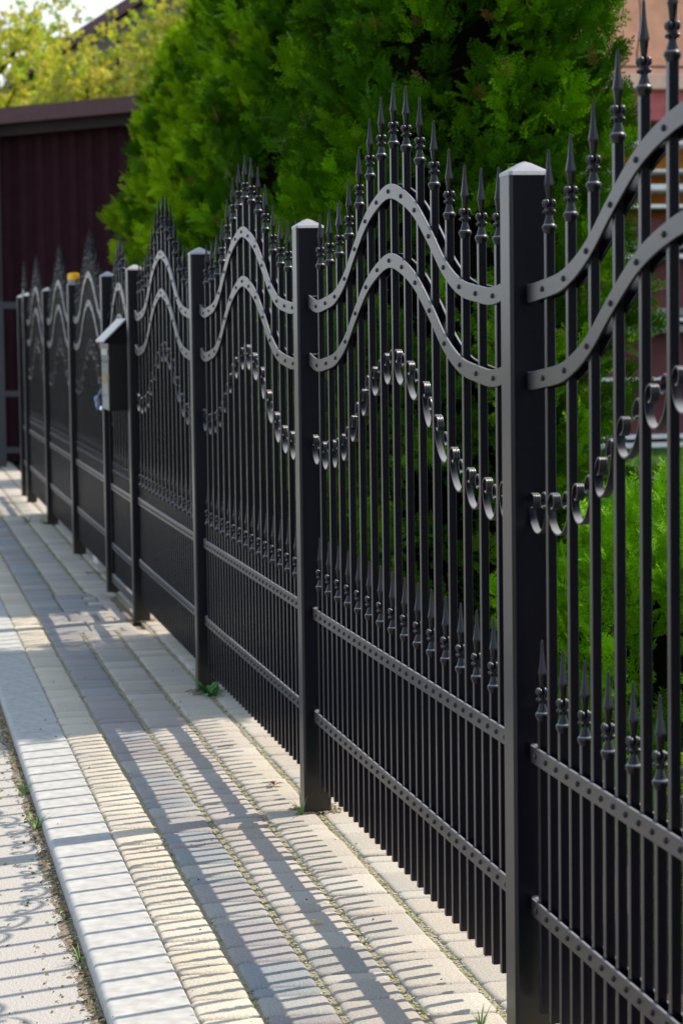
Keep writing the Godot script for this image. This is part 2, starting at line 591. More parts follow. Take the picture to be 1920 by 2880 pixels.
func growth() -> void:
	var r := RandomNumberGenerator.new()
	r.seed = 77
	# moss, sand crumbs and grass in the long joints
	var tuft := blade_tuft(r, 5, 0.010, 0.012, 0.0016)
	var xf := []
	var cl := []
	for j in [[-0.159, 1.0], [0.002, 1.2], [-0.319, 0.55], [-0.477, 0.35], [-0.612, 0.25]]:
		var n := int(520 * j[1])
		for i in n:
			var z := 0.6 - 16.5 * pow(r.randf(), 1.35)
			if fposmod(z * 1.7 + j[0] * 9.0 + sin(z * 5.0), 2.0) > 1.35 and r.randf() < 0.75: continue
			xf.append(Transform3D(Basis(Vector3.UP, r.randf() * TAU).scaled(Vector3.ONE * r.randf_range(0.35, 1.1)), Vector3(j[0] + r.randfn(0.0, 0.0042), -0.0075, z)))
			cl.append(Color(0.30, 0.29, 0.10).lerp(Color(0.42, 0.37, 0.22), r.randf()) if r.randf() < 0.8 else Color(0.10, 0.2, 0.03))
	tag(multi("joint_moss", tuft, M.grass, xf, cl), "moss and tiny grass in the long joints between the paver rows", "moss", "", "stuff")
	# crumbs of sand and grit
	var s := st()
	ball(s, Vector3.ZERO, Vector3(1, 0.6, 0.8), 5, 3)
	var crumb := s.commit()
	xf = []
	cl = []
	for i in 3600:
		var joint: float = [-0.159, 0.002, -0.159, 0.002, -0.319][r.randi() % 5]
		var z := 0.5 - 9.0 * pow(r.randf(), 1.4)
		xf.append(Transform3D(Basis(Vector3.UP, r.randf() * TAU).scaled(Vector3.ONE * r.randf_range(0.0012, 0.0040)), Vector3(joint + r.randfn(0.0, 0.007), -0.0045, z)))
		cl.append(Color(0.55, 0.49, 0.36).lerp(Color(0.34, 0.29, 0.21), r.randf()))
	for k in 5:
		for i in 260:
			var a := r.randf() * TAU
			var q := 0.043 + absf(r.randfn(0, 0.012))
			xf.append(Transform3D(Basis(Vector3.UP, r.randf() * TAU).scaled(Vector3.ONE * r.randf_range(0.0015, 0.005)), Vector3(clampf(cos(a) * 1.5, -1, 1) * q, 0.0005, -PITCH * k + clampf(sin(a) * 1.5, -1, 1) * q)))
			cl.append(Color(0.30, 0.25, 0.17).lerp(Color(0.14, 0.12, 0.06), r.randf()))
	for i in 170:
		var x := r.randf_range(-0.78, 0.15)
		xf.append(Transform3D(Basis(Vector3.UP, r.randf() * TAU).scaled(Vector3.ONE * r.randf_range(0.0012, 0.0035)), Vector3(x, 0.0015, 0.4 - 6.0 * r.randf())))
		cl.append(Color(0.05, 0.045, 0.04) if r.randf() < 0.7 else Color(0.45, 0.42, 0.38))
	tag(multi("grit", crumb, M.crumb, xf, cl), "loose sand crumbs and grit on the pavement", "grit", "", "stuff")
	# litter in the gutter
	s = st()
	leaf_shape(s, Vector3(-0.5, 0, 0), Vector3.RIGHT, Vector3.UP, 1.0, 0.45, 0.15)
	var bit := s.commit()
	xf = []
	cl = []
	for i in 4200:
		var z := 1.0 - 9.0 * pow(r.randf(), 1.25)
		var wd := absf(r.randfn(0.0, 0.019))
		if r.randf() < 0.12: wd += r.randf() * 0.25
		var b := Basis(Vector3.UP, r.randf() * TAU) * Basis(Vector3.RIGHT, r.randfn(0, 0.5)) * Basis(Vector3.BACK, r.randfn(0, 0.3))
		var q := r.randf_range(0.006, 0.018)
		xf.append(Transform3D(b.scaled(Vector3(q, q, q * r.randf_range(0.4, 1.0))), Vector3(-0.788 - wd, -0.0275 if wd < 0.02 else -0.0322, z)))
		var t := r.randf()
		cl.append(Color(0.30, 0.20, 0.12).lerp(Color(0.42, 0.34, 0.24), r.randf()) if t < 0.6 else (Color(0.10, 0.07, 0.05) if t < 0.9 else Color(0.5, 0.47, 0.4)))
	tag(multi("gutter_litter", bit, M.grass, xf, cl), "dry leaf bits and husks lying along the kerb", "litter", "", "stuff")
	# grass at post feet and weeds
	var specs := [
		["grass_tuft", Vector3(-0.052, -0.002, -2.29), 9, 0.085, 0.06, 0.0022, "long green grass blades growing against the foot of the second post", "grass tuft"],
		["grass_tuft", Vector3(-0.072, -0.004, -0.115), 11, 0.055, 0.04, 0.0018, "short bright grass tuft in the joint beside the nearest post", "grass tuft"],
		["grass_tuft", Vector3(-0.055, -0.004, -13.02), 16, 0.07, 0.10, 0.004, "green tuft growing at the foot of the post past the yellow lamp", "grass tuft"],
		["grass_tuft", Vector3(-0.16, -0.004, -13.3), 14, 0.06, 0.08, 0.004, "small green tuft in the paving far down the fence", "grass tuft"],
		["grass_tuft", Vector3(-0.803, -0.031, -2.95), 14, 0.05, 0.05, 0.0022, "green tuft in the gutter, farthest of three along the kerb", "grass tuft"],
		["grass_tuft", Vector3(-0.801, -0.031, -2.42), 16, 0.055, 0.06, 0.0025, "green tuft in the gutter, middle one of three along the kerb", "grass tuft"],
		["grass_tuft", Vector3(-0.797, -0.031, -0.93), 12, 0.04, 0.04, 0.002, "little green tuft in the gutter, nearest of three along the kerb", "grass tuft"],
	]
	for q in specs:
		var n: int = q[2]
		var sf := st()
		var me := blade_tuft(r, n, q[3], q[4], q[5])
		var o := put(q[0], me, mat(lin(0.10, 0.22, 0.03), 0.6), null, q[1])
		o.material_override.cull_mode = BaseMaterial3D.CULL_DISABLED
		tag(o, q[6], q[7], "tufts growing in the joints")
	# leafy weed at the third post
	var weed := base("weed", Vector3(-0.005, -0.003, -4.60))
	tag(weed, "broad leaved green weed growing at the foot of the third post", "weed")
	var wm := mat(lin(0.055, 0.17, 0.035), 0.5)
	wm.cull_mode = BaseMaterial3D.CULL_DISABLED
	for i in 13:
		var a := i * 2.4
		var el := r.randf_range(0.25, 1.1)
		var ls := st()
		leaf_shape(ls, Vector3.ZERO, Vector3(cos(a) * cos(el), sin(el), sin(a) * cos(el)), Vector3.UP, r.randf_range(0.055, 0.1), r.randf_range(0.02, 0.03), 0.2)
		put("leaf", ls.commit(), wm, weed, Vector3(r.randfn(0, 0.01), 0, r.randfn(0, 0.01)))
	# fallen leaves and a twig
	var dl := [[Vector3(-0.062, 0.004, -2.72), 0.032, "curled brown dead leaf on the paving under the second panel", lin(0.16, 0.06, 0.03)], [Vector3(-0.165, 0.003, -2.15), 0.018, "small dark dead leaf in the joint in front of the second post", lin(0.09, 0.05, 0.03)], [Vector3(-0.24, 0.003, -1.02), 0.016, "tiny yellow fallen leaf on the grey pavers", lin(0.5, 0.36, 0.06)]]
	for q in dl:
		var ls := st()
		for k in 3:
			var a := k * 2.2
			leaf_shape(ls, Vector3(0, 0.001 * k, 0), Vector3(cos(a), 0.25, sin(a)), Vector3.UP, q[1], q[1] * 0.6, 0.1)
		var lm := mat(q[3], 0.9)
		lm.cull_mode = BaseMaterial3D.CULL_DISABLED
		tag(put("dead_leaf", ls.commit(), lm, null, q[0]), q[2], "dead leaf", "fallen leaves on the pavement")
	var tw := st()
	tube(tw, [Vector3(-0.02, 0.003, 0.01), Vector3(0.01, 0.005, 0.002), Vector3(0.035, 0.003, -0.008)], [0.0015, 0.0018, 0.001], 5)
	tag(put("twig", tw.commit(), M.bark, null, Vector3(-0.115, 0.0, -3.45)), "short dark twig lying on the paving beside the fence", "twig")

# ------------------------------------------------------------------ fence parts
func finial_mesh() -> Mesh:
	var s := st()
	var so := st()
	# turned collar and bell (smooth)
	var rings := [[-0.012, 0.0100], [-0.006, 0.0122], [-0.003, 0.0138], [0.000, 0.0140], [0.003, 0.0132], [0.005, 0.0104], [0.009, 0.0094], [0.016, 0.0072], [0.023, 0.0054], [0.048, 0.0044], [0.056, 0.0042]]
	so.set_smooth_group(0)
	var seg := 12
	for i in rings.size() - 1:
		for j in seg:
			var v := []
			for k in [[i, j], [i + 1, j], [i + 1, j + 1], [i, j + 1]]:
				var a: float = TAU * (k[1] % seg) / seg
				v.append(Vector3(cos(a) * rings[k[0]][1], rings[k[0]][0], sin(a) * rings[k[0]][1]))
			for t in [0, 1, 2, 0, 2, 3]:
				var up: float = rings[i][1] - rings[i + 1][1]
				so.set_color(top_sheen(Vector3(0, up, rings[i + 1][0] - rings[i][0]).normalized()))
				so.add_vertex(v[t])
	so.generate_normals()
	# four leaf scrolls with a large and a small volute each
	for k in 4:
		var a := PI / 4.0 + k * PI / 2.0
		var d := Vector3(cos(a), 0, sin(a))
		var t := Vector3(-d.z, 0, d.x)
		ball(s, d * 0.0088 + Vector3(0, 0.0425, 0), Vector3(0.0056, 0.0078, 0.0056), 8, 6)
		ball(s, d * 0.0100 + Vector3(0, 0.0275, 0), Vector3(0.0037, 0.0040, 0.0037), 7, 5)
		ball(s, d * 0.0058 + Vector3(0, 0.033, 0) + t * 0.001, Vector3(0.0040, 0.013, 0.0040), 6, 5)
	# fluted neck and spear
	loft(s, [[0.046, 0.0050, 0.8], [0.0745, 0.0088, 0.72], [0.077, 0.0106, 0.74], [0.0795, 0.0100, 0.72], [0.096, 0.0066, 0.72], [0.115, 0.0044, 0.76], [0.128, 0.0036, 0.8], [0.1365, 0.0030, 0.9], [0.1395, 0.0022, 0.95], [0.1408, 0.0010, 1.0]], 8, PI / 4.0)
	var out := so.commit()
	return s.commit(out)

func scroll_mesh(k: float) -> Mesh:
	# a U of ribbed flat bar whose arms roll inward; k shears it along the wave
	var pts := []
	var coil := []
	var n := 22
	for i in n:
		var t := float(i) / (n - 1)
		var a := PI + lerpf(-1.55 * PI - 0.2, 0.0, 1.0 - t) * 1.0
		var rad := lerpf(0.0215, 0.0095, t)
		coil.append(Vector2(-0.0369 + cos(a) * rad, 0.0605 + sin(-a) * rad * -1.0))
	coil.reverse()
	pts.append_array(coil)
	for i in range(1, 19):
		var a := PI + PI * i / 19.0
		pts.append(Vector2(cos(a) * 0.0584, 0.0605 + sin(a) * 0.0585))
	for i in range(coil.size() - 1, -1, -1):
		pts.append(Vector2(-coil[i].x, coil[i].y))
	var path := []
	for p in pts: path.append(Vector3(0, p.y + p.x * k, p.x))
	var ups := []
	var sides := []
	for i in path.size():
		var d: Vector3 = (path[mini(i + 1, path.size() - 1)] - path[maxi(i - 1, 0)]).normalized()
		ups.append(d.cross(Vector3.RIGHT).normalized())
		sides.append(Vector3.RIGHT)
	# outside ribbed, inside plain
	var out := -1.0
	var mid: int = path.size() / 2
	if ups[mid].y < 0.0: out = 1.0
	var sec := []
	for i in 17:
		var x := lerpf(-0.0072, 0.0072, i / 16.0)
		sec.append(Vector2(x, out * (0.0009 + 0.0011 * absf(sin(PI * i / 4.0)))))
	sec.append(Vector2(0.0070, -out * 0.0016))
	sec.append(Vector2(-0.0070, -out * 0.0016))
	var s := st()
	sweep(s, path, ups, sides, sec, false)
	return s.commit()

func strip_mesh(pts: Array, half: float, thick: float) -> Mesh:
	# flat bar bent in its own plane, pts in (z, y)
	var path := []
	var ups := []
	var sides := []
	for i in pts.size():
		var d: Vector2 = (pts[mini(i + 1, pts.size() - 1)] - pts[maxi(i - 1, 0)]).normalized()
		path.append(Vector3(0, pts[i].y, pts[i].x))
		ups.append(Vector3(0, d.x, -d.y))
		sides.append(Vector3.RIGHT)
	var t := thick / 2.0
	var c := 0.0011
	var sec := [Vector2(-t, -half + c), Vector2(-t + c, -half), Vector2(t - c, -half), Vector2(t, -half + c), Vector2(t, half - c), Vector2(t - c, half), Vector2(-t + c, half), Vector2(-t, half - c)]
	var s := st()
	sweep(s, path, ups, sides, sec)
	return s.commit()

func rivet_mesh() -> Mesh:
	var s := st()
	var prof := [[0.0, 0.0058], [0.002, 0.0054], [0.0036, 0.0038], [0.0043, 0.0012]]
	for i in prof.size() - 1:
		for j in 9:
			var v := []
			for k in [[i, j], [i + 1, j], [i + 1, j + 1], [i, j + 1]]:
				var a: float = TAU * k[1] / 9.0
				v.append(Vector3(-prof[k[0]][0], cos(a) * prof[k[0]][1], sin(a) * prof[k[0]][1]))
			quad(s, v[0], v[1], v[2], v[3], (v[0] + v[1] + v[2] + v[3]) * Vector3(0, 0.25, 0.25) + Vector3(-0.002 * (1 + i * 2), 0, 0))
	return s.commit()

func rails(parent: Node3D, pts: Array, half: float, marks: Array, ends: float) -> void:
	var me := strip_mesh(pts, half, 0.006)
	var front := put("front_rail", me, M.metal, parent, Vector3(-BAR - 0.0034, 0, 0))
	put("back_rail", me, M.metal, parent, Vector3(BAR + 0.0034, 0, 0))
	for q in marks:
		put("rivet", K.rivet, M.rivet, front, Vector3(-0.003, q.y, q.x))
	for sgn in [-1.0, 1.0]:
		var p: Vector2 = pts[0] if (pts[0].x * sgn > 0.0) else pts[pts.size() - 1]
		put("end_bracket", K.bracket, M.metal, parent, Vector3(0, p.y, p.x + sgn * 0.014), Basis(Vector3.UP, 0.0 if sgn > 0 else PI))

func pickets(o: Node3D, table: Array, kmax: int, half_w: float, bottom: float, short_n: int, tip_short: float, mid_y: float, low_y: float) -> void:
	for i in range(-kmax, kmax + 1):
		var top: float = table[absi(i)] - 0.14
		var key := ["bar", top, bottom]
		if not K.has(key): K[key] = prism(square(BAR, 0.0013), bottom, top - 0.004)
		var b := put("long_bar", K[key], M.metal, o, Vector3(0, 0, i * STEP))
		put("spear_finial", K.finial, M.cast, b, Vector3(0, top, 0), Basis(Vector3.UP, rng.randfn(0, 0.06)) * Basis(Vector3.RIGHT, rng.randfn(0, 0.012)))
	for i in range(-short_n, short_n):
		var z := (i + 0.5) * STEP
		var key := ["short", tip_short, bottom]
		if not K.has(key): K[key] = prism(square(BAR, 0.0013), bottom, tip_short - 0.144)
		var b := put("short_bar", K[key], M.metal, o, Vector3(0, 0, z))
		put("spear_finial", K.finial, M.cast, b, Vector3(0, tip_short - 0.14, 0))
		# scroll in the gap above
		var slope := (wave(table, z + 0.04) - wave(table, z - 0.04)) / 0.08 * 0.85
		var sk := ["scroll", snappedf(absf(slope), 0.001)]
		if not K.has(sk): K[sk] = scroll_mesh(sk[1])
		put("scroll", K[sk], M.cast, o, Vector3(rng.randfn(0, 0.0006), wave(table, z) - 0.705 + rng.randfn(0, 0.0015), z), Basis(Vector3.RIGHT, rng.randfn(0, 0.025)) * Basis(Vector3.UP, (0.0 if slope >= 0.0 else PI) + rng.randfn(0, 0.02)))
	for y in [mid_y, low_y]:
		var marks := []
		for i in range(-kmax, kmax + 1): marks.append(Vector2(i * STEP, y))
		for i in range(-short_n, short_n): marks.append(Vector2((i + 0.5) * STEP, y))
		rails(o, [Vector2(-half_w, y), Vector2(0, y), Vector2(half_w, y)], 0.0165, marks, half_w)
	for drop in ([0.253, 0.416] if kmax > 3 else [0.25, 0.405]):
		var pts := []
		var n := 72
		for i in n + 1:
			var z := lerpf(-half_w, half_w, float(i) / n)
			pts.append(Vector2(z, wave(table, z) - drop))
		var marks := []
		for i in range(-kmax, kmax + 1): marks.append(Vector2(i * STEP, wave(table, i * STEP) - drop))
		rails(o, pts, 0.0175, marks, half_w)

func make_panel(n := 7, half := 1.098) -> Node3D:
	var o := base("fence_section")
	pickets(o, TIP, n, half, 0.087, n + 1 if n == 7 else 7, 0.80, 0.580, 0.284)
	return o

func make_post() -> Node3D:
	var o := base("fence_post")
	var s := st()
	var out := round_square(0.0395, 0.007)
	var lv := [-0.05, 0.0, 0.03, 0.07, 0.12, 0.19, 0.30, 1.678]
	for i in lv.size() - 1:
		for j in out.size():
			var a: Vector2 = out[j]
			var b: Vector2 = out[(j + 1) % out.size()]
			var v := [Vector3(a.x, lv[i], a.y), Vector3(b.x, lv[i], b.y), Vector3(b.x, lv[i + 1], b.y), Vector3(a.x, lv[i + 1], a.y)]
			for k in ([0, 1, 2, 0, 2, 3] if (v[1] - v[0]).cross(v[2] - v[0]).dot(Vector3(a.x + b.x, 0, a.y + b.y)) < 0.0 else [0, 2, 1, 0, 3, 2]):
				var q: Vector3 = v[k]
				var d := pow(clampf(1.0 - q.y / 0.28, 0.0, 1.0), 2.2) * (0.75 + 0.25 * sin(q.x * 170.0 + q.z * 90.0))
				s.set_color(Color(0.0016, 0.0024, 0.0048).lerp(Color(0.050, 0.040, 0.030), d))
				s.set_normal(Vector3(q.x, 0, q.z).normalized() if absf(absf(q.x) - absf(q.z)) < 0.006 else (Vector3(signf(q.x), 0, 0) if absf(q.x) > absf(q.z) else Vector3(0, 0, signf(q.z))))
				s.add_vertex(q)
	put("shaft", s.commit(), M.metal, o)
	s = st()
	# low pyramid cap with a soft ridge
	var rings := [[1.674, 0.0402], [1.6792, 0.0406], [1.6815, 0.0385], [1.6975, 0.012], [1.7005, 0.004]]
	var prev := []
	for q in rings:
		var row := []
		for p in round_square(q[1], minf(0.006, q[1] * 0.5), 3): row.append(Vector3(p.x, q[0], p.y))
		if prev.size():
			for j in row.size():
				var k := (j + 1) % row.size()
				var mid: Vector3 = (row[j] + row[k]) / 2.0
				quad(s, prev[j], prev[k], row[k], row[j], Vector3(mid.x, 0.03, mid.z))
		prev = row
	for j in prev.size(): tri(s, prev[j], prev[(j + 1) % prev.size()], Vector3(0, 1.7015, 0), Vector3.UP)
	put("cap", s.commit(), M.cap, o)
	return o

func make_gate(at: Vector3) -> void:
	var o := base("garden_gate", at)
	tag(o, "narrow black wrought iron gate with arched top rails and a mailbox in front", "gate")
	pickets(o, GATE_TIP, 3, 0.605, 0.10, 4, 0.79, 0.567, 0.25)
	for sg in [-1.0, 1.0]:
		put("stile", prism(square(0.015, 0.002), 0.055, 1.36), M.metal, o, Vector3(0, 0, sg * 0.618))
	put("bottom_rail", bevel_box(Vector3(-0.02, 0.055, -0.602), Vector3(0.02, 0.10, 0.602), 0.002), M.metal, o)
	var h := st()
	tube(h, [Vector3(-0.014, 0.98, -0.618), Vector3(-0.055, 0.985, -0.618), Vector3(-0.06, 0.98, -0.58), Vector3(-0.058, 0.975, -0.51)], [0.007, 0.008, 0.008, 0.007], 8)
	put("handle", h.commit(), M.cast, o)

func fence() -> void:
	painted = true
	K.finial = finial_mesh()
	painted = false
	K.rivet = rivet_mesh()
	painted = true
	K.bracket = bevel_box(Vector3(-0.0075, -0.0150, -0.024), Vector3(0.0075, 0.0150, 0.028), 0.002)
	var zs := [0.0, -PITCH, -2 * PITCH, -3 * PITCH, -3 * PITCH - GATE_W - 0.1, -4 * PITCH - GATE_W, -5 * PITCH - GATE_W, -6 * PITCH - GATE_W]
	zs.append(zs[7] - 0.78)
	var pl := ["nearest black square fence post, tall and uncut in the foreground", "second black fence post, with grass blades at its foot", "third black fence post, with a leafy weed at its foot", "black gate post on the near side of the arched gate and mailbox", "black gate post on the far side of the arched gate", "black fence post with the yellow lamp on its cap", "black fence post with green tuft at its foot, past the yellow lamp", "black fence post at the far end of the last full panel", "last and farthest black fence post beside the dark yard gate"]
	var post := make_post()
	for i in zs.size():
		var o := post if i == 0 else clone(post, "fence_post", Vector3(0, 0, zs[i]))
		tag(o, pl[i], "fence post", "black posts of the wrought iron fence")
	var panel := make_panel()
	panel.position = Vector3(0, 0, -PITCH / 2.0)
	var nl := ["wrought iron panel between the nearest and second posts, crest in sharp focus", "wrought iron panel at the right edge, nearest and cut by the frame", "wrought iron panel between the second and third posts", "wrought iron panel between the third post and the gate post", "wrought iron panel just past the gate, ending at the yellow lamp post", "wrought iron panel just past the post with the yellow lamp", "last full wrought iron panel, farthest down the fence"]
	var pz := [-PITCH / 2, 1.01, -1.5 * PITCH, -2.5 * PITCH, zs[5] + PITCH / 2, zs[5] - PITCH / 2, zs[6] - PITCH / 2]
	for i in 7:
		var o: Node3D = panel
		if i == 1:
			o = make_panel(6, 0.945)
			o.position.z = pz[1]
		elif i > 1:
			o = clone(panel, "fence_section", Vector3(0, 0, pz[i]))
		tag(o, nl[i], "fence section", "wave topped panels of the iron fence")
	make_gate(Vector3(0, 0, zs[3] - GATE_W / 2 - 0.05))
	# narrow end piece
	var ep := base("fence_section", Vector3(0, 0, zs[7] - 0.39))
	pickets(ep, [1.965, 1.91, 1.80, 1.70, 1.65], 2, 0.345, 0.087, 2, 0.80, 0.580, 0.284)
	tag(ep, "narrow wrought iron end panel past the last full panel", "fence section")
	painted = false
	# yellow beacon on the sixth post
	var lamp := base("beacon_lamp", Vector3(0, 1.7, zs[5]))
	tag(lamp, "small yellow plastic beacon lamp on the cap of a fence post", "lamp")
	var s := st()
	loft(s, [[-0.012, 0.036, 1.0], [0.008, 0.036, 1.0]], 18)
	put("socket", s.commit(), mat(lin(0.25, 0.25, 0.26), 0.5), lamp)
	s = st()
	loft(s, [[0.008, 0.038, 1.0], [0.034, 0.037, 1.0], [0.044, 0.033, 1.0], [0.049, 0.022, 1.0], [0.0505, 0.008, 1.0]], 18)
	var ym := mat(lin(1.0, 0.60, 0.0), 0.35)
	ym.backlight_enabled = true
	ym.backlight = Color(0.8, 0.6, 0.05)
	put("lens", s.commit(), ym, lamp)
	# mailbox on the road side of the gate
	var mb := base("mailbox", Vector3(0, 0, -7.27))
	tag(mb, "black metal mailbox with a sloping bright lid hung on the gate", "mailbox")
	put("body", bevel_box(Vector3(-0.112, 1.0, -0.37), Vector3(-0.02, 1.33, 0.0), 0.003), M.rivet, mb)
	s = st()
	var lidp := [Vector2(-0.131, 1.328), Vector2(-0.131, 1.336), Vector2(-0.03, 1.436), Vector2(-0.018, 1.436), Vector2(-0.018, 1.328)]
	sweep(s, [Vector3(0, 0, -0.39), Vector3(0, 0, 0.02)], [Vector3.UP, Vector3.UP], [Vector3.RIGHT, Vector3.RIGHT], lidp)
	var bm := mat(lin(0.006, 0.006, 0.007), 0.5)
	bm.metallic_specular = 0.2
	put("lid", s.commit(), bm, mb)
	s = st()
	sweep(s, [Vector3(0, 0, -0.40), Vector3(0, 0, 0.03)], [Vector3.UP, Vector3.UP], [Vector3.RIGHT, Vector3.RIGHT], [Vector2(-0.137, 1.334), Vector2(-0.137, 1.342), Vector2(-0.03, 1.447), Vector2(-0.016, 1.447), Vector2(-0.016, 1.4375), Vector2(-0.0305, 1.4375)])
	put("lid_plate", s.commit(), mat(lin(0.5, 0.51, 0.52), 0.3, T.blotch, 0.2), mb)
	put("slot_flap", bevel_box(Vector3(-0.117, 1.27, -0.34), Vector3(-0.1125, 1.30, -0.03), 0.001), mat(lin(0.3, 0.3, 0.3), 0.3, null, 1.0, null, 1.0, 0.8), mb)
	var pc := [lin(0.20, 0.20, 0.17), lin(0.24, 0.26, 0.24), lin(0.26, 0.19, 0.08), lin(0.26, 0.27, 0.26), lin(0.10, 0.12, 0.12)]
	var yy := 1.005
	for i in 5:
		var hh: float = [0.07, 0.06, 0.045, 0.05, 0.025][i]
		put("sticker", box_mesh(Vector3(-0.1142, yy, -0.355 + 0.03 * (i % 2)), Vector3(-0.1124, yy + hh - 0.006, -0.012 - 0.02 * (i % 3))), mat(pc[[3, 1, 2, 0, 4][i]], 0.7, T.blotch, 0.1), mb)
		yy += hh
	# crumpled blue plastic beside it
	s = st()
	ball(s, Vector3(0, 0, 0), Vector3(0.012, 0.03, 0.02), 9, 7)
	ball(s, Vector3(-0.006, 0.02, 0.012), Vector3(0.01, 0.016, 0.014), 8, 6)
	ball(s, Vector3(0.004, -0.02, -0.01), Vector3(0.009, 0.018, 0.012), 8, 6)
	tube(s, [Vector3(0, 0.02, 0), Vector3(0.01, 0.05, 0.005), Vector3(0.022, 0.07, 0.0)], [0.006, 0.004, 0.003], 6)
	tag(put("plastic_bag", s.commit(), mat(lin(0.22, 0.30, 0.52), 0.5, T.blotch, 0.05, T.rough, 1.0), null, Vector3(-0.136, 1.03, -7.66)), "small pale blue scrap of plastic at the far edge of the mailbox", "plastic bag")
	# off-white cabinet behind the fence
	var cab := base("utility_cabinet", Vector3(0.142, -0.03, -10.05))
	tag(cab, "narrow off white cabinet standing behind the fence between gate and yellow lamp", "cabinet")
	var cm := mat(lin(0.62, 0.62, 0.58), 0.6, T.blotch, 0.5)
	put("body", bevel_box(Vector3(-0.1, 0, -0.13), Vector3(0.1, 1.66, 0.13), 0.008), cm, cab)
	put("hood", bevel_box(Vector3(-0.115, 1.66, -0.145), Vector3(0.115, 1.695, 0.145), 0.008), cm, cab)
	put("door", bevel_box(Vector3(-0.106, 0.1, -0.11), Vector3(-0.1005, 1.6, 0.11), 0.002), cm, cab)

# ------------------------------------------------------------------ plants
func spray_mesh(r: RandomNumberGenerator, pairs: int, w: float) -> Mesh:
	# flat fan of scale leaves, 1 long, growing along +y in the xy plane, curling towards z
	var s := st()
	var bend := func(p: Vector2) -> Vector3: return Vector3(p.x, p.y, 0.22 * p.y * p.y + 0.12 * p.x * p.x)
	var twig := func(a: Vector2, d: Vector2, l: float, ww: float) -> void:
		var n := Vector2(-d.y, d.x) * ww
		var m := a + d * l * 0.55
		quad(s, bend.call(a - n * 0.5), bend.call(a + n * 0.5), bend.call(m + n), bend.call(m - n))
		tri(s, bend.call(m - n), bend.call(m + n), bend.call(a + d * l))
	twig.call(Vector2.ZERO, Vector2(0, 1), 1.0, w * 0.8)
	for i in pairs:
		var t := 0.12 + 0.8 * i / pairs
		for sg in [-1.0, 1.0]:
			var a := Vector2(0, t + (0.03 if sg > 0 else 0.0))
			var ang: float = sg * r.randf_range(0.55, 0.85)
			var d := Vector2(sin(ang), cos(ang))
			var l := (0.46 - 0.30 * absf(t - 0.35)) * (1.0 - 0.5 * t) * r.randf_range(0.8, 1.25)
			twig.call(a, d, l, w)
			var kk := 2 if l > 0.2 else 1
			for q in kk:
				var u := (q + 0.8) / (kk + 1.0)
				for s2 in [-1.0, 1.0]:
					var an2: float = ang + s2 * r.randf_range(0.5, 0.8)
					twig.call(a + d * l * u, Vector2(sin(an2), cos(an2)), l * r.randf_range(0.28, 0.42) * (1.15 - u * 0.5), w * 0.9)
	return s.commit()

func crown_profile(t: float) -> float:
	return (0.74 + 0.26 * smoothstep(0.0, 0.25, t)) * pow(maxf(0.0, 1.0 - pow(t, 2.7)), 0.75)

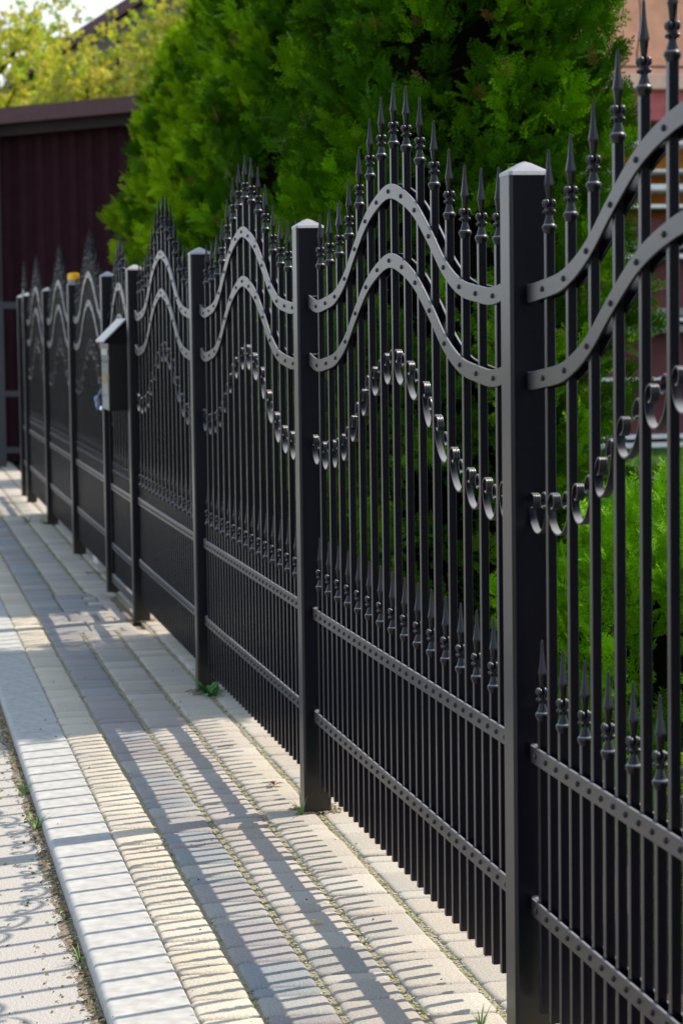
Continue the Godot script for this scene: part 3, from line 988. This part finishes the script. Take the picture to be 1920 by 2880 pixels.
func conifer(at: Vector3, rad: float, h: float, clusters: int, seed_: int, tint: Color, called := "thuja_tree", lit_share := 0.3, bright := Color(0.14, 0.28, 0.003)) -> Node3D:
	var r := RandomNumberGenerator.new()
	r.seed = seed_
	var nz := FastNoiseLite.new()
	nz.seed = seed_
	nz.frequency = 1.5
	var o := base(called, at)
	var s := st()
	tube(s, [Vector3(0, -0.05, 0), Vector3(0.01, 0.5, 0), Vector3(0, h * 0.5, 0.01), Vector3(0, h * 0.9, 0)], [0.06, 0.05, 0.035, 0.01], 7)
	put("trunk", s.commit(), M.bark, o)
	# solid near-black core, colours in the shade inside the crown and blocks light
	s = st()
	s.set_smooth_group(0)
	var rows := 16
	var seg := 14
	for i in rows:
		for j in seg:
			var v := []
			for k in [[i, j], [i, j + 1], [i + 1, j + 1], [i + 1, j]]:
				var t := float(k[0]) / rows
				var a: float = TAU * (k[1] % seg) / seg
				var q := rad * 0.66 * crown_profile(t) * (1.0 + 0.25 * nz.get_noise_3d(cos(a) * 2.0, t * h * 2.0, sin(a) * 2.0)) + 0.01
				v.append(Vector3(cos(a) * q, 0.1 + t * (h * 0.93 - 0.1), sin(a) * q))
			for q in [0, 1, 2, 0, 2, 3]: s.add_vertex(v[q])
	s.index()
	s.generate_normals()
	put("shade_core", s.commit(), M.core, o)
	var xf := []
	var cl := []
	for c in clusters:
		var t := pow(r.randf(), 0.92)
		var a := r.randf() * TAU
		var out := Vector3(cos(a), 0, sin(a))
		var lump := 1.0 + 0.36 * nz.get_noise_3d(cos(a) * rad * 1.6, t * h * 1.0, sin(a) * rad * 1.6)
		var deep := r.randf_range(0.72, 0.95)
		if c % 3 > 0: deep = r.randf_range(0.90, 1.06)
		elif c % 6 == 0: deep = r.randf_range(0.58, 0.75)
		var q := rad * crown_profile(t) * lump * deep
		var p := out * q + Vector3(0, 0.08 + t * (h - 0.08), 0)
		var rise := r.randf_range(0.3, 1.9) + t * 0.5
		var main := (out + Vector3(0, rise, 0) + Vector3(r.randfn(0, 0.35), r.randfn(0, 0.3), r.randfn(0, 0.35))).normalized()
		var tone := r.randf_range(0.75, 1.2)
		var warm := r.randf()
		var plume := r.randf_range(0.16, 0.30)
		for k in 34:
			var u := r.randf()
			var rad3 := Vector3(r.randfn(), r.randfn(), r.randfn()).normalized()
			var d := (main * 0.75 + rad3 * (0.85 - 0.45 * u)).normalized()
			var face := d.cross(Vector3(r.randfn(), r.randfn(), r.randfn())).normalized()
			var side := d.cross(face).normalized()
			var size := r.randf_range(0.07, 0.12)
			var bs := Basis(side * size, d * size, side.cross(d) * size)
			var pp := p + main * plume * (u - 0.75) + rad3 * 0.040 * (1.0 - 0.6 * u)
			xf.append(Transform3D(bs, pp))
			var tn := tone * r.randf_range(0.85, 1.15)
			cl.append(Color(tint.r * tn, tint.g * tn, tint.b * tn) if warm > lit_share else bright * tn)  # brighter plumes paint in sunlit tips, more of them on farther trees
			if r.randf() < 0.012: cl[-1] = Color(0.16, 0.09, 0.035)
	tag(multi("crown", K.spray, M.thuja, xf, cl, o), "", "", "", "stuff")
	return o

func bush(called: String, at: Vector3, rx: float, rz: float, h: float, clusters: int, seed_: int, tint: Color, mesh: Mesh, size_lo: float, size_hi: float, m: Material) -> Node3D:
	var r := RandomNumberGenerator.new()
	r.seed = seed_
	var nz := FastNoiseLite.new()
	nz.seed = seed_
	nz.frequency = 1.3
	var o := base(called, at)
	var s := st()
	for k in 5:
		var a := k * 1.3 + 0.4
		tube(s, [Vector3(0, -0.04, 0), Vector3(cos(a) * rx * 0.3, h * 0.35, sin(a) * rz * 0.3), Vector3(cos(a) * rx * 0.6, h * 0.7, sin(a) * rz * 0.6)], [0.02, 0.014, 0.005], 6)
	put("stems", s.commit(), M.bark, o)
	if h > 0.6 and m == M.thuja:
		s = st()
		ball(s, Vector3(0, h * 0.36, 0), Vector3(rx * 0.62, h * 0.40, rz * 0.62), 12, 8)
		put("shade_core", s.commit(), M.core, o)  # near-black ball, the inner shade of the shrub put into colour
	var xf := []
	var cl := []
	for c in clusters:
		var v := Vector3(r.randfn(), absf(r.randfn()) * 0.9 + 0.05, r.randfn()).normalized()
		var q := (0.62 + 0.38 * pow(r.randf(), 0.3)) * (1.0 + 0.35 * nz.get_noise_3dv(v * 1.6))
		var p := Vector3(v.x * rx, v.y * h, v.z * rz) * q
		var main := (v + Vector3(0, 0.55, 0) + Vector3(r.randfn(0, 0.3), r.randfn(0, 0.25), r.randfn(0, 0.3))).normalized()
		var tone := r.randf_range(0.75, 1.25)
		var plume := size_lo * r.randf_range(2.2, 3.8)
		for k in 22:
			var u := r.randf()
			var rad3 := Vector3(r.randfn(), r.randfn(), r.randfn()).normalized()
			var d := (main * 0.8 + rad3 * (0.8 - 0.45 * u)).normalized()
			var side := d.cross(Vector3(r.randfn(), r.randfn(), r.randfn())).normalized()
			var size := r.randf_range(size_lo, size_hi)
			xf.append(Transform3D(Basis(side * size, d * size, side.cross(d) * size), p + main * plume * (u - 0.8) + rad3 * size_lo * 0.38 * (1.0 - 0.7 * u)))
			cl.append(tint * tone * r.randf_range(0.85, 1.15))
	tag(multi("foliage", mesh, m, xf, cl, o), "", "", "", "stuff")
	return o

func leafy_twig(r: RandomNumberGenerator, n: int) -> Mesh:
	var s := st()
	for i in n:
		var t := (i + 0.5) / n
		var a := i * 2.4
		var d := Vector3(cos(a) * 0.8, 0.55 + t * 0.4, sin(a) * 0.8).normalized()
		leaf_shape(s, Vector3(0, t * 0.7, 0), d, Vector3.UP + Vector3(r.randfn(0, 0.4), 0, r.randfn(0, 0.4)), r.randf_range(0.3, 0.45), r.randf_range(0.17, 0.24), 0.2)
	return s.commit()

func broad_tree(called: String, at: Vector3, h: float, rad: float, n: int, seed_: int, tints: Array) -> Node3D:
	var r := RandomNumberGenerator.new()
	r.seed = seed_
	var o := base(called, at)
	var s := st()
	var top := h * 0.55
	tube(s, [Vector3(0, -0.2, 0), Vector3(0.05, top * 0.5, 0), Vector3(0, top, 0.05), Vector3(0.1, h * 0.85, 0)], [h * 0.022, h * 0.017, h * 0.013, h * 0.004], 8)
	put("trunk", s.commit(), M.bark, o)
	var tips := []
	for k in 15:
		var a := k * 2.4 + r.randf()
		var y0 := lerpf(h * 0.25, h * 0.7, k / 15.0)
		var len := rad * r.randf_range(0.7, 1.05) * (1.0 - 0.35 * k / 15.0)
		var d := Vector3(cos(a), r.randf_range(0.35, 0.9), sin(a)).normalized()
		var p0 := Vector3(0.03, y0, 0.02)
		var p1 := p0 + d * len * 0.5 + Vector3(r.randfn(0, 0.1), 0.1, r.randfn(0, 0.1))
		var p2 := p0 + d * len + Vector3(r.randfn(0, 0.2), 0.35, r.randfn(0, 0.2))
		s = st()
		tube(s, [p0, p1, p2], [h * 0.008, h * 0.005, h * 0.0015], 6)
		put("limb", s.commit(), M.bark, o)
		tips.append([p0, p1, p2])
	var xf := []
	var cl := []
	var cents := []
	for tp in tips:
		for q in 4:
			cents.append(tp[1].lerp(tp[2], r.randf_range(0.1, 1.15)) + Vector3(r.randfn(0, 0.25), r.randfn(0, 0.25), r.randfn(0, 0.25)))
	for q in 22:
		var v := Vector3(r.randfn(), r.randfn(), r.randfn()).normalized() * pow(r.randf(), 0.4)
		cents.append(Vector3(v.x * rad, h * 0.66 + v.y * h * 0.33, v.z * rad))
	for i in n:
		var ci: int = r.randi() % cents.size()
		var c: Vector3 = cents[ci]
		var v := Vector3(r.randfn(), r.randfn() * 0.7, r.randfn()) * rad * 0.13
		var d := Vector3(r.randfn(), r.randfn() + 0.3, r.randfn()).normalized()
		var side := d.cross(Vector3(r.randfn(), r.randfn(), r.randfn())).normalized()
		var size := r.randf_range(0.14, 0.26)
		xf.append(Transform3D(Basis(side * size, d * size, side.cross(d) * size), c + v))
		var tc: Color = tints[(ci * 7 + (i % 3)) % tints.size()]
		cl.append(tc * r.randf_range(0.8, 1.25))
	tag(multi("crown", K.twig, M.leaf, xf, cl, o), "", "", "", "stuff")
	return o

func plants() -> void:
	var r := RandomNumberGenerator.new()
	r.seed = 5
	K.spray = spray_mesh(r, 5, 0.019)
	K.fine_spray = spray_mesh(r, 5, 0.018)
	K.twig = leafy_twig(r, 8)
	var g := Color(0.034, 0.106, 0.003)
	var rows := [
		[Vector3(1.16, -0.03, -5.15), 0.66, 4.7, 860, "nearest thuja of the hedge, its sunlit right flank against the house"],
		[Vector3(1.16, -0.03, -6.08), 0.64, 4.6, 800, "second thuja of the hedge, just before the opening at the gate"],
		[Vector3(1.15, -0.03, -8.60), 0.58, 4.3, 680, "thuja just past the opening at the gate"],
		[Vector3(1.13, -0.03, -9.60), 0.56, 4.1, 620, "fourth thuja counted from the camera along the hedge"],
		[Vector3(1.17, -0.03, -10.6), 0.56, 3.9, 580, "fifth thuja counted from the camera along the hedge"],
		[Vector3(1.15, -0.03, -11.6), 0.56, 3.8, 560, "sixth thuja counted from the camera along the hedge"],
		[Vector3(1.14, -0.03, -12.6), 0.62, 3.7, 600, "last thuja but one at the far end of the hedge"],
		[Vector3(1.12, -0.03, -13.75), 0.60, 3.6, 620, "last thuja at the far end, its left edge against the dark shed"],
		[Vector3(2.6, -0.03, -18.6), 0.85, 4.2, 400, "tall thuja in the garden behind the far end of the hedge"]]
	for i in rows.size():
		var q: Array = rows[i]
		tag(conifer(q[0], q[1], q[2], q[3], 100 + i, g, "thuja_tree", 0.30 + 0.06 * i, Color(0.10, 0.255, 0.003).lerp(Color(0.25, 0.40, 0.006), i / 8.0)), q[4], "thuja tree", "thuja trees of the tall hedge")
	for i in 4:  # unseen conifers, added so the fence metal reflects something dark
		var at: Vector3 = [Vector3(1.6, -0.03, 9.0), Vector3(2.9, -0.03, 9.6), Vector3(4.1, -0.03, 11.0), Vector3(0.9, -0.03, 12.5)][i]
		var names := ["first added conifer, unseen behind the camera, nearest to the fence corner", "second added conifer, unseen behind the camera, beside the first", "third added conifer, unseen behind the camera, deepest in the garden", "added conifer, unseen and farthest behind the camera, close to the fence line"]
		tag(conifer(at, 1.0, 6.0, 500, 150 + i, g * 0.8, "added_conifer"), names[i], "conifer", "unseen conifers added for dark reflections")
	# sunlit soft shrubs behind the nearest panels
	var jt := Color(0.115, 0.285, 0.006)
	tag(bush("juniper_shrub", Vector3(1.15, -0.03, -2.45), 0.58, 0.68, 0.94, 400, 301, jt, K.spray, 0.055, 0.085, M.thuja), "bright feathery juniper in the sun behind the nearest bars", "shrub", "soft juniper shrubs in the garden")
	tag(bush("juniper_shrub", Vector3(1.75, -0.03, -3.75), 0.52, 0.58, 0.97, 280, 302, jt, K.spray, 0.055, 0.085, M.thuja), "feathery juniper farther back, between thuja and lawn", "shrub", "soft juniper shrubs in the garden")
	tag(bush("juniper_shrub", Vector3(0.62, -0.03, -2.1), 0.3, 0.6, 0.36, 150, 303, jt * 0.85, K.spray, 0.05, 0.08, M.thuja), "low juniper mound close behind the fence by the nearest post", "shrub", "soft juniper shrubs in the garden")
	tag(bush("box_shrub", Vector3(0.66, -0.03, -0.72), 0.2, 0.32, 0.46, 260, 304, Color(0.13, 0.21, 0.022), K.twig, 0.03, 0.05, M.leaf), "small light green box shrub low at the right edge", "shrub")
	# broad leaves glowing at the right edge
	tag(bush("garden_shrub", Vector3(4.05, -0.012, -8.6), 0.38, 0.35, 1.75, 90, 305, Color(0.13, 0.24, 0.015), K.twig, 0.12, 0.24, M.leaf), "loose shrub with glowing yellow green leaves in front of the house steps", "shrub")
	# lawn grass
	var xf := []
	var cl := []
	var tuft := blade_tuft(r, 7, 0.06, 0.05, 0.004)
	for i in 9000:
		var z := r.randf_range(-21.0, -4.0)
		var x := r.randf_range(2.4, 8.5)
		xf.append(Transform3D(Basis(Vector3.UP, r.randf() * TAU).scaled(Vector3.ONE * r.randf_range(0.7, 1.3)), Vector3(x, -0.013, z)))
		cl.append(Color(0.075, 0.17, 0.018) * r.randf_range(0.8, 1.3))
	tag(multi("lawn_grass", tuft, M.grass, xf, cl), "sunlit lawn grass between hedge and house", "grass", "", "stuff")
	# spring trees behind the shed
	var ty := [Color(0.46, 0.48, 0.10), Color(0.36, 0.46, 0.08), Color(0.52, 0.48, 0.14), Color(0.46, 0.34, 0.12), Color(0.30, 0.42, 0.06), Color(0.55, 0.54, 0.20), Color(0.24, 0.30, 0.07)]
	var tr := [
		[Vector3(0.2, -0.16, -33.0), 7.9, 2.2, 3200, "young leaved tree at the left edge behind the shed, sky showing through"],
		[Vector3(2.6, -0.16, -34.5), 7.3, 2.2, 3000, "yellow green spring tree in the middle behind the shed"],
		[Vector3(4.9, -0.16, -33.5), 8.2, 2.3, 5200, "spring tree behind the shed beside the top of the hedge"],
		[Vector3(7.4, -0.16, -38.0), 9.0, 2.6, 3200, "tall spring tree hidden mostly behind the hedge"],
		[Vector3(-1.6, -0.16, -40.0), 8.0, 2.4, 2600, "spring tree farthest left, thin against the sky"],
		[Vector3(1.7, -0.16, -30.0), 5.6, 1.5, 1700, "low spring tree right above the shed roof"]]
	for i in tr.size():
		var q: Array = tr[i]
		tag(broad_tree("spring_tree", q[0], q[1], q[2], q[3], 400 + i, ty), q[4], "tree", "spring trees behind the shed")

# ------------------------------------------------------------------ buildings
func shed() -> void:
	var o := base("shed", Vector3(0, 0, -21.6))
	tag(o, "dark maroon shed of ribbed steel sheets closing the end of the pavement", "shed")
	var wall := mat(lin(0.036, 0.0145, 0.0195), 0.85, T.blotch, 1.2)
	wall.metallic_specular = 0.15
	var fas := mat(lin(0.085, 0.032, 0.037), 0.55, T.blotch, 0.8)
	var dark := mat(lin(0.02, 0.009, 0.012), 0.7)
	var top := func(x: float) -> float: return 3.70 + 0.094 * (x - 0.1)
	var w := 1.06
	for i in 5:
		var x0 := -0.75 + i * w
		var s := st()
		var xx := x0
		for k in 6:
			var p := w / 6.0
			var y: float = top.call(xx) - 0.16
			for seg in [[0.0, 0.02, 0.0, 0.045], [0.02, 0.08, 0.045, 0.045], [0.08, 0.10, 0.045, 0.0], [0.10, p, 0.0, 0.0]]:
				quad(s, Vector3(xx + seg[0], 0.02, seg[2]), Vector3(xx + seg[1], 0.02, seg[3]), Vector3(xx + seg[1], y, seg[3]), Vector3(xx + seg[0], y, seg[2]), Vector3(0, 0, 1))
			xx += p
		put("cladding_sheet", s.commit(), wall, o)
	# body behind, eaves board, fascia, roof
	var s2 := st()
	for q in [[-0.75, 4.55, 0.0, -4.2, -0.02, 0.02, -0.2]]:
		var a := Vector3(q[0], 0.0, q[3])
		quad(s2, Vector3(q[0], 0, -0.01), Vector3(q[0], 0, q[3]), Vector3(q[0], top.call(q[0]) - 0.16, q[3]), Vector3(q[0], top.call(q[0]) - 0.16, -0.01), Vector3.LEFT)
		quad(s2, Vector3(q[1], 0, -0.01), Vector3(q[1], 0, q[3]), Vector3(q[1], top.call(q[1]) - 0.16, q[3]), Vector3(q[1], top.call(q[1]) - 0.16, -0.01), Vector3.RIGHT)
		quad(s2, Vector3(q[0], 0, q[3]), Vector3(q[1], 0, q[3]), Vector3(q[1], top.call(q[1]) - 0.16, q[3]), Vector3(q[0], top.call(q[0]) - 0.16, q[3]), Vector3.FORWARD)
	put("side_wall", s2.commit(), wall, o)
	var slab := func(x0: float, x1: float, z0: float, z1: float, up: float, th: float) -> Mesh:
		var s := st()
		sweep(s, [Vector3(x0, top.call(x0) + up, 0), Vector3(x1, top.call(x1) + up, 0)], [Vector3.UP, Vector3.UP], [Vector3.BACK, Vector3.BACK], [Vector2(z0, -th), Vector2(z1, -th), Vector2(z1, 0), Vector2(z0, 0)])
		return s.commit()
	put("roof", slab.call(-1.0, 4.85, -4.5, 0.42, 0.0, 0.05), fas, o)
	put("fascia", slab.call(-1.0, 4.85, 0.422, 0.45, 0.01, 0.165), fas, o)
	put("eaves_board", slab.call(-0.9, 4.75, 0.2, 0.24, -0.052, 0.22), dark, o)
	put("corner_post", box_mesh(Vector3(-0.05, 0, 0.28), Vector3(0.1, 3.45, 0.42)), dark, o)
	# dark yard gate in front of it
	var g := base("yard_gate", Vector3(-0.62, 0, -20.6))
	tag(g, "dark steel yard gate standing in front of the shed at the left edge", "gate")
	var gm := mat(lin(0.02, 0.024, 0.03), 0.5)
	put("top_rail", box_mesh(Vector3(-0.9, 1.62, -0.02), Vector3(0.83, 1.69, 0.02)), gm, g)
	put("middle_rail", box_mesh(Vector3(-0.9, 0.72, -0.019), Vector3(0.83, 0.78, 0.019)), gm, g)
	put("bottom_rail", box_mesh(Vector3(-0.9, 0.14, -0.02), Vector3(0.83, 0.20, 0.02)), gm, g)
	for x in [-0.95, 0.6]:
		put("upright", box_mesh(Vector3(x, 0.0, -0.03), Vector3(x + 0.09, 1.7, 0.03)), gm, g)
	for i in 11:
		var x := -0.80 + i * 0.13
		put("slat", box_mesh(Vector3(x, 0.205, -0.012), Vector3(x + 0.075, 1.615, 0.012)), gm, g)

func far_house() -> void:
	var o := base("far_house", Vector3(5.4, -0.16, -52.0))
	tag(o, "distant house with a dark purple brown gable roof behind the spring trees", "house")
	var wl := mat(lin(0.20, 0.175, 0.17), 0.9, T.blotch, 2.0)
	var rf := mat(lin(0.13, 0.075, 0.085), 0.8, T.blotch, 1.0)
	put("wall", prism_gable(-3.1, 3.1, 7.05, 9.0, -4.0, 4.0), wl, o)
	for sg in [-1.0, 1.0]:
		var s := st()
		var e := Vector3(sg * 3.7, 6.98, 0)
		var t := Vector3(0, 9.33, 0)
		var z := [-4.4, 4.5]
		quad(s, Vector3(e.x, e.y, z[0]), Vector3(e.x, e.y, z[1]), Vector3(t.x, t.y, z[1]), Vector3(t.x, t.y, z[0]), Vector3(sg, 1, 0))
		quad(s, Vector3(e.x, e.y - 0.26, z[0]), Vector3(e.x, e.y - 0.26, z[1]), Vector3(t.x, t.y - 0.26, z[1]), Vector3(t.x, t.y - 0.26, z[0]), Vector3(-sg, -1, 0))
		quad(s, Vector3(e.x, e.y, z[1]), Vector3(t.x, t.y, z[1]), Vector3(t.x, t.y - 0.26, z[1]), Vector3(e.x, e.y - 0.26, z[1]), Vector3.BACK)
		quad(s, Vector3(e.x, e.y, z[0]), Vector3(e.x, e.y, z[1]), Vector3(e.x, e.y - 0.26, z[1]), Vector3(e.x, e.y - 0.26, z[0]), Vector3(sg, 0, 0))
		put("roof_slope", s.commit(), rf, o)
	for q in [[-2.15, 6.75, 0.36, 0.75], [-0.6, 6.6, 1.2, 1.2], [0.9, 3.6, 1.2, 1.3], [-2.0, 3.6, 1.2, 1.3]]:
		var w := put("window", bevel_box(Vector3(q[0], q[1], 4.005), Vector3(q[0] + q[2], q[1] + q[3], 4.06), 0.01), mat(lin(0.30, 0.33, 0.37), 0.6), o)
		put("pane", box_mesh(Vector3(q[0] + 0.1, q[1] + 0.08, 4.062), Vector3(q[0] + q[2] - 0.06, q[1] + q[3] - 0.08, 4.07)), mat(lin(0.02, 0.02, 0.025), 0.3), w)

func prism_gable(x0: float, x1: float, ye: float, yt: float, z0: float, z1: float) -> Mesh:
	var s := st()
	var xm := (x0 + x1) / 2.0
	var f := [Vector2(x0, 0), Vector2(x1, 0), Vector2(x1, ye), Vector2(xm, yt), Vector2(x0, ye)]
	for i in 5:
		var a: Vector2 = f[i]
		var b: Vector2 = f[(i + 1) % 5]
		var n := Vector3((a.x + b.x) / 2.0 - xm, (a.y + b.y) / 2.0 - ye * 0.55, 0)
		quad(s, Vector3(a.x, a.y, z0), Vector3(b.x, b.y, z0), Vector3(b.x, b.y, z1), Vector3(a.x, a.y, z1), n)
	for z in [z0, z1]:
		var n := Vector3(0, 0, -1.0 if z == z0 else 1.0)
		for i in range(1, 4):
			tri(s, Vector3(f[0].x, f[0].y, z), Vector3(f[i].x, f[i].y, z), Vector3(f[i + 1].x, f[i + 1].y, z), n)
	return s.commit()

func garden_house() -> void:
	var o := base("house", Vector3(0, 0, -21.5))
	tag(o, "salmon and maroon house with balcony and white steps at the right edge", "house")
	var salmon := mat(lin(0.95, 0.50, 0.31), 0.9, T.blotch, 1.5)
	var pale := mat(lin(0.86, 0.56, 0.42), 0.9, T.blotch, 1.0)
	var rose := mat(lin(0.55, 0.14, 0.14), 0.9, T.blotch, 1.0)
	var maroon := mat(lin(0.13, 0.035, 0.04), 0.85, T.blotch, 1.0)
	var orange := mat(lin(0.80, 0.30, 0.03), 0.85, T.blotch, 0.8)
	var white := mat(lin(0.92, 0.91, 0.90), 0.8, T.grain, 0.5)
	var grey := mat(lin(0.27, 0.26, 0.24), 0.9, T.grain, 0.5)
	var x0 := 4.6
	var x1 := 16.0
	put("wall", box_mesh(Vector3(x0, 4.05, -9.0), Vector3(x1, 7.6, -1.2)), salmon, o)
	put("balcony_slab", bevel_box(Vector3(x0 - 0.3, 3.95, -1.2), Vector3(x1, 4.12, 0.25), 0.01), pale, o)
	put("balcony_band", box_mesh(Vector3(x0 - 0.2, 3.62, -1.3), Vector3(x1, 3.948, 0.15)), rose, o)
	put("recess_wall", box_mesh(Vector3(x0, 2.55, -9.0), Vector3(x1, 3.618, -0.75)), orange, o)
	for y in [[3.36, 0.05], [3.06, 0.03], [2.86, 0.065], [2.66, 0.042]]:
		put("step", bevel_box(Vector3(x0 - 0.1, y[0], -0.748), Vector3(x1, y[0] + y[1], 0.05), 0.008), white, o)
	put("lower_wall", box_mesh(Vector3(x0, -0.05, -9.0), Vector3(x1, 2.548, -0.1)), maroon, o)
	for y in [[2.10, 0.05, white], [2.21, 0.09, grey], [1.46, 0.09, grey], [1.40, 0.04, white], [1.28, 0.075, grey], [0.75, 0.03, white], [0.10, 0.04, white], [0.0, 0.055, white]]:
		put("ledge", bevel_box(Vector3(x0 - 0.05, y[0], -0.098), Vector3(x1, y[0] + y[1], 0.08 + 0.12 * (1.0 if y[0] < 1.5 else 0.4)), 0.006), y[2], o)
	var wn := put("window", bevel_box(Vector3(9.05, 4.55, -1.198), Vector3(11.4, 5.9, -1.1), 0.01), orange, o)
	put("pane", box_mesh(Vector3(9.2, 4.7, -1.098), Vector3(11.25, 5.75, -1.09)), mat(lin(0.04, 0.04, 0.06), 0.1), wn)
	put("awning", bevel_box(Vector3(8.95, 4.85, -1.08), Vector3(11.6, 5.9, -0.2), 0.02), mat(lin(0.06, 0.045, 0.07), 0.7), o)
	var rail := put("balcony_railing", box_mesh(Vector3(x0 - 0.25, 4.19, 0.13), Vector3(x1, 4.215, 0.155)), mat(lin(0.05, 0.045, 0.045), 0.6), o)
	put("handrail", box_mesh(Vector3(x0 - 0.25, 5.1, 0.125), Vector3(x1, 5.14, 0.165)), rail.material_override, rail)
	for i in 28:
		var x := x0 + 0.1 + i * 0.4
		var s := st()
		tube(s, [Vector3(x, 4.2, 0.142), Vector3(x - 0.03, 4.35, 0.19), Vector3(x, 4.6, 0.24), Vector3(x + 0.02, 4.85, 0.17), Vector3(x, 5.12, 0.142)], [0.011, 0.011, 0.011, 0.011, 0.011], 6)
		put("baluster", s.commit(), rail.material_override, rail)
	put("roof", prism_roof(x0 - 0.8, x1 + 0.5, 7.6, 10.2, -9.8, -0.4), mat(lin(0.10, 0.05, 0.05), 0.8, T.blotch, 1.0), o)

func prism_roof(x0: float, x1: float, ye: float, yt: float, z0: float, z1: float) -> Mesh:
	var s := st()
	var zm := (z0 + z1) / 2.0
	quad(s, Vector3(x0, ye, z1), Vector3(x1, ye, z1), Vector3(x1, yt, zm), Vector3(x0, yt, zm), Vector3(0, 1, 1))
	quad(s, Vector3(x0, ye, z0), Vector3(x1, ye, z0), Vector3(x1, yt, zm), Vector3(x0, yt, zm), Vector3(0, 1, -1))
	quad(s, Vector3(x0, ye, z0), Vector3(x1, ye, z0), Vector3(x1, ye, z1), Vector3(x0, ye, z1), Vector3.DOWN)
	tri(s, Vector3(x0, ye, z0), Vector3(x0, ye, z1), Vector3(x0, yt, zm), Vector3.LEFT)
	tri(s, Vector3(x1, ye, z0), Vector3(x1, ye, z1), Vector3(x1, yt, zm), Vector3.RIGHT)
	return s.commit()

# ------------------------------------------------------------------
func _ready() -> void:
	rng.seed = 1
	look()
	materials()
	ground()
	shed()
	far_house()
	garden_house()
	fence()
	plants()
	growth()
